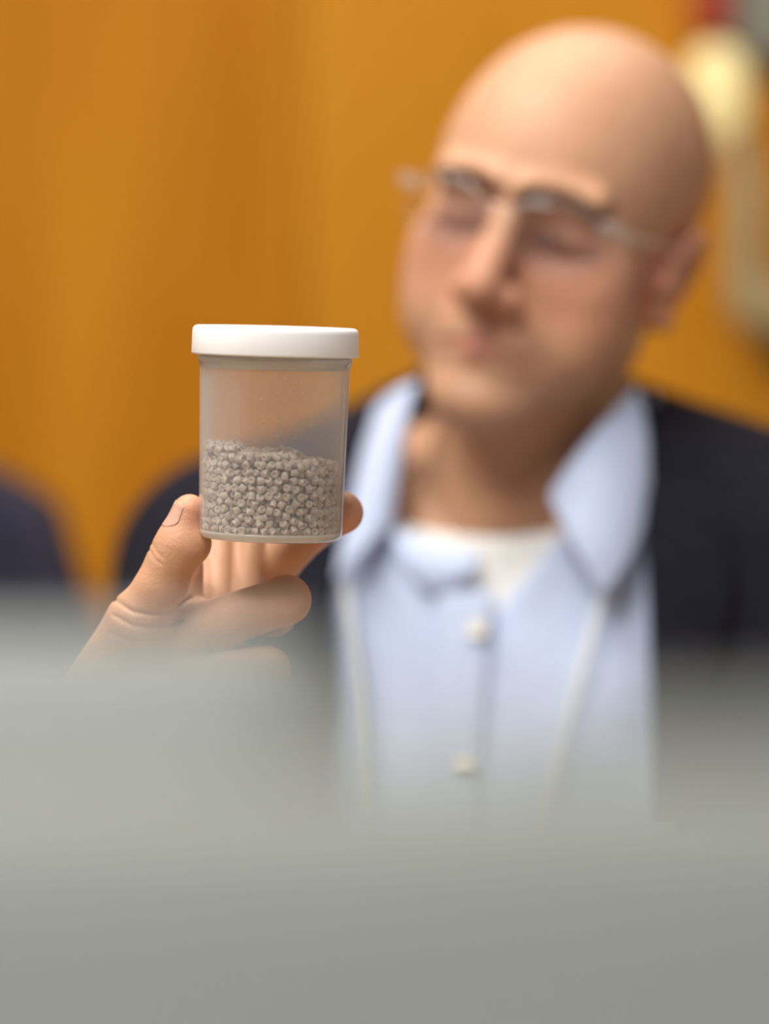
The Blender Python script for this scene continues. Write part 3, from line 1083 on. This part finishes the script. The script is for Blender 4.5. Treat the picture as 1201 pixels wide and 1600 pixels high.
pellet_meshes = []
for r, h in ((1.82, 1.55), (1.74, 1.75), (1.92, 1.42), (1.66, 1.62)):
    me_ = lathe('pellet', [(a * mm, b * mm) for a, b in pellet_profile(r, h)], 10)
    me_.materials.append(M_pellet)
    pellet_meshes.append(me_)
cam_dir = np.array(JM.to_3x3().inverted() @ Vector((0, -1, 0)))
front = -(pts[:, 1])
rad = np.hypot(pts[:, 0], pts[:, 1])
topness = fill_top(pts[:, 0], pts[:, 1]) - pts[:, 2]
depth_in = np.sqrt(np.maximum((R_IN - 1.5) ** 2 - pts[:, 0] ** 2, 0)) + pts[:, 1]      # distance behind the front wall
score = depth_in - 2.0 * (topness < 2.2)
order = np.argsort(score)
near = order[:300]
rest = order[300:]


def pellet_matrix(p):
    a = Euler((random.uniform(0, math.pi), random.uniform(0, math.pi), random.uniform(0, 6.28)))
    return Matrix.Translation(JM @ Vector((p[0] * mm, p[1] * mm, p[2] * mm))) @ a.to_matrix().to_4x4()


base_pellets = []
for q, i in enumerate(near):
    if q < 4:
        o = bpy.data.objects.new('pellet', pellet_meshes[q])
    else:
        o = base_pellets[random.randrange(4)].copy()
    COL.objects.link(o)
    if q < 4:
        base_pellets.append(o)
    o.matrix_world = pellet_matrix(pts[i])
    tag(o, 'small beige plastic pellet heaped inside the clear jar', 'pellet', 'pellets in the jar')
V, Q = [], []
src = []
for me_ in pellet_meshes:
    vs = np.array([v.co for v in me_.vertices]); fs = [tuple(p.vertices) for p in me_.polygons]
    src.append((vs, fs))
off = 0
for i in rest:
    vs, fs = random.choice(src)
    Mx = np.array(pellet_matrix(pts[i]))
    V.append(vs @ Mx[:3, :3].T + Mx[:3, 3])
    Q += [tuple(a + off for a in f) for f in fs]
    off += len(vs)
heap = link('pellet_heap', mesh('pellet_heap', np.vstack(V), Q), M_pellet)
tag(heap, 'beige pellets filling the inside of the jar behind the front ones', 'pellets', kind='stuff')

# ------------------------------------------------------------------ monitors in the foreground
def make_monitor(cx, cy, top, yaw, m, label):
    """flat monitor seen from behind, standing on the table; (cx, cy) is the middle of its back edge"""
    mon = tag(empty('monitor', (cx, cy, 0.74)), label, 'monitor', 'monitors in the foreground')
    md = np.array([math.cos(yaw), math.sin(yaw)])
    mn = np.array([md[1], -md[0]])

    def pt(u, v, o):
        p = np.array([cx, cy]) + md * u + mn * o
        return (p[0], p[1], top + v)

    def loft(name, sections, mt):
        V, Fc, n = [], [], 0
        for hw, tp, bt, wv in sections:
            ringp = []
            rc = min(0.014, hw * 0.5)
            for ax_, az_, a0 in ((hw - rc, tp - rc, 0), (-hw + rc, tp - rc, 90), (-hw + rc, bt + rc, 180), (hw - rc, bt + rc, 270)):
                for k in range(6):
                    a = math.radians(a0 + 90 * k / 5)
                    ringp.append(pt(ax_ + rc * math.cos(a), az_ + rc * math.sin(a), wv))
            n = len(ringp)
            V += ringp
        for q in range(len(sections) - 1):
            for k in range(n):
                k2 = (k + 1) % n
                Fc.append((q * n + k, q * n + k2, (q + 1) * n + k2, (q + 1) * n + k))
        Fc.append(tuple(range(n))[::-1])
        Fc.append(tuple((len(sections) - 1) * n + k for k in range(n)))
        return link(name, mesh(name, V, Fc, smooth=False), mt, mon)

    loft('bezel', [(0.268, 0.0, -0.325, -0.020), (0.270, 0.0, -0.327, -0.016), (0.270, 0.0, -0.327, 0.0)], m)
    loft('back_shell', [(0.269, -0.001, -0.326, 0.0), (0.267, -0.003, -0.322, 0.004), (0.262, -0.012, -0.312, 0.009), (0.24, -0.055, -0.28, 0.026), (0.20, -0.09, -0.25, 0.032)], m)
    loft('screen', [(0.255, -0.014, -0.300, -0.0215), (0.255, -0.014, -0.300, -0.0195)], M_screen)
    loft('stand_neck', [(0.035, -0.18, 0.745 - top, 0.030), (0.035, -0.18, 0.745 - top, 0.046)], m)
    bp = pt(0, 0, 0.038)
    link('stand_base', lathe('stand_base', [(0, 0), (0.085, 0), (0.09, 0.004), (0.085, 0.010), (0, 0.016)], 48, Matrix.Translation(Vector((bp[0], bp[1], 0.7405)))), m, mon)


NEAR_Y, FAR_Y = 0.362, 0.56
make_monitor(0.09, NEAR_Y, CZ - (1172 - 800) * NEAR_Y / F, 0.0, M_grey, 'darker grey monitor back nearest the camera, across the whole bottom')
make_monitor((535 - 600) * FAR_Y / F - 0.27, FAR_Y, CZ - (984 - 800) * FAR_Y / F, math.radians(-1.0), M_grey_light, 'lighter grey monitor back at the lower left, below the raised hand')

# ------------------------------------------------------------------ table
tb = tag(empty('conference_table', (0, 0.7, 0)), 'wooden conference table under the monitor, before the seated person', 'table')
link('tabletop', box_mesh('tabletop', -1.3, 1.3, 0.02, 1.46, 0.705, 0.74, 0.006), M_table, tb)
for lx in (-1.2, 1.2):
    for ly_ in (0.12, 1.36):
        link('leg', box_mesh('leg', lx - 0.03, lx + 0.03, ly_ - 0.03, ly_ + 0.03, 0, 0.705, 0.004), M_metal, tb)


# ------------------------------------------------------------------ chairs
def chair(name, loc, rz, label, back_top, back_half, m):
    t = tag(empty(name, loc), label, 'chair')
    R = Matrix.Translation(Vector(loc)) @ Matrix.Rotation(rz, 4, 'Z')

    def put(nm, me_, mt):
        me_.transform(R)
        link(nm, me_, mt, t)
    put('seat', box_mesh('seat', -0.24, 0.24, -0.24, 0.23, 0.40, 0.455, 0.02), m)
    rows = []
    for s, z in enumerate(np.linspace(0.50, back_top, 6)):
        tt = s / 5.0
        hw = back_half * (0.92 + 0.2 * tt - 0.52 * max(0, tt - 0.45) ** 1.4 * 2.0)
        row = []
        for k in np.linspace(-1, 1, 7):
            row.append((hw * k, 0.235 + 0.06 * tt - 0.045 * k * k, z - 0.05 * (abs(k) ** 3) * tt))
        rows.append(row)
    put('backrest', grid_patch('backrest', rows, 28, 20, 0.055), m)
    put('back_post', tube_mesh('back_post', [(0, 0.10, 0.395), (0, 0.30, 0.42), (0, 0.325, 0.60), (0, 0.345, 0.75)], 0.016, 20, 10), M_dark)
    put('column', lathe('column', [(0, 0.06), (0.028, 0.06), (0.028, 0.25), (0.018, 0.26), (0.018, 0.40), (0, 0.40)], 16), M_metal)
    for k in range(5):
        a = 2 * math.pi * k / 5
        c, s_ = math.cos(a), math.sin(a)
        put('foot', tube_mesh('foot', [(0, 0, 0.085), (0.15 * c, 0.15 * s_, 0.075), (0.29 * c, 0.29 * s_, 0.055)], [0.022, 0.018, 0.014], 12, 8), M_dark)
        put('caster', lathe('caster', [(0, -0.018), (0.022, -0.018), (0.026, -0.012), (0.026, 0.012), (0.022, 0.018), (0, 0.018)], 16,
                            Matrix.Translation(Vector((0.29 * c, 0.29 * s_, 0.0265))) @ Matrix.Rotation(a, 4, 'Z') @ Matrix.Rotation(math.pi / 2, 4, 'X')), M_dark)
    return t


chair('office_chair', (-0.505, 2.30, 0), math.radians(-6), 'navy upholstered high-back chair at the left edge, behind the raised hand', 1.205, 0.265, M_navy)
_sc = torso_w((0, 0.0, 0))
chair('office_chair', (_sc[0], _sc[1] + 0.03, 0), math.radians(-17), 'chair the person in the navy jacket sits on', 0.95, 0.23, M_navy)

# ------------------------------------------------------------------ things on the wall
wlp = tag(empty('wall_lamp', U(1235, 500, WY)), 'wall lamp with pale yellow shade on a curved brass-coloured arm', 'wall lamp')


def W(px, py, out):
    p = U(px, py, WY)
    return np.array([p[0], p[1] - out, p[2]])


link('arm', tube_mesh('arm', [W(1122, 215, 0.10), W(1140, 270, 0.10), W(1148, 350, 0.10), W(1148, 430, 0.09), W(1165, 492, 0.08), W(1215, 505, 0.06), W(1260, 500, 0.0)],
                      [0.015, 0.016, 0.017, 0.021, 0.027, 0.024, 0.018], 60, 16), M_tan, wlp)
c = W(1250, 500, 0.0)
link('wall_plate', lathe('wall_plate', [(0, 0), (0.05, 0), (0.05, 0.006), (0.03, 0.014), (0, 0.016)], 32,
                         Matrix.Translation(Vector((c[0], WY, c[2]))) @ Matrix.Rotation(math.pi / 2, 4, 'X')), M_tan, wlp)
c = W(1106, 160, 0.10)
ax = Vector((-0.20, -0.1, 1)).normalized()
link('shade', lathe('shade', [(0, -0.062), (0.012, -0.060), (0.020, -0.045), (0.031, -0.015), (0.034, 0.012), (0.027, 0.036), (0.012, 0.047), (0, 0.049)], 32,
                    Matrix.Translation(Vector(c)) @ ax.to_track_quat('Z', 'Y').to_matrix().to_4x4()), M_shade, wlp)

al = tag(empty('alarm_box', W(1105, 10, 0)), 'red box on the wood wall above the yellow lamp shade', 'alarm')
p0, p1 = W(1080, 62, 0), W(1136, -70, 0)
link('housing', box_mesh('housing', p0[0], p1[0], WY - 0.035, WY, p0[2], p1[2], 0.004), M_red, al)
link('cover', box_mesh('cover', p0[0] + 0.006, p1[0] - 0.006, WY - 0.042, WY - 0.035, p0[2] + 0.008, p1[2] - 0.008, 0.002), M_red, al)
gb = tag(empty('junction_box', W(1180, 40, 0)), 'dull grey box at the top right corner beside the red box', 'box')
p0, p1 = W(1142, 104, 0), W(1290, -80, 0)
link('housing', box_mesh('housing', p0[0], p1[0], WY - 0.05, WY, p0[2], p1[2], 0.004), M_box, gb)
link('cover', box_mesh('cover', p0[0] + 0.008, p1[0] - 0.008, WY - 0.056, WY - 0.05, p0[2] + 0.008, p1[2] - 0.008, 0.002), M_box, gb)
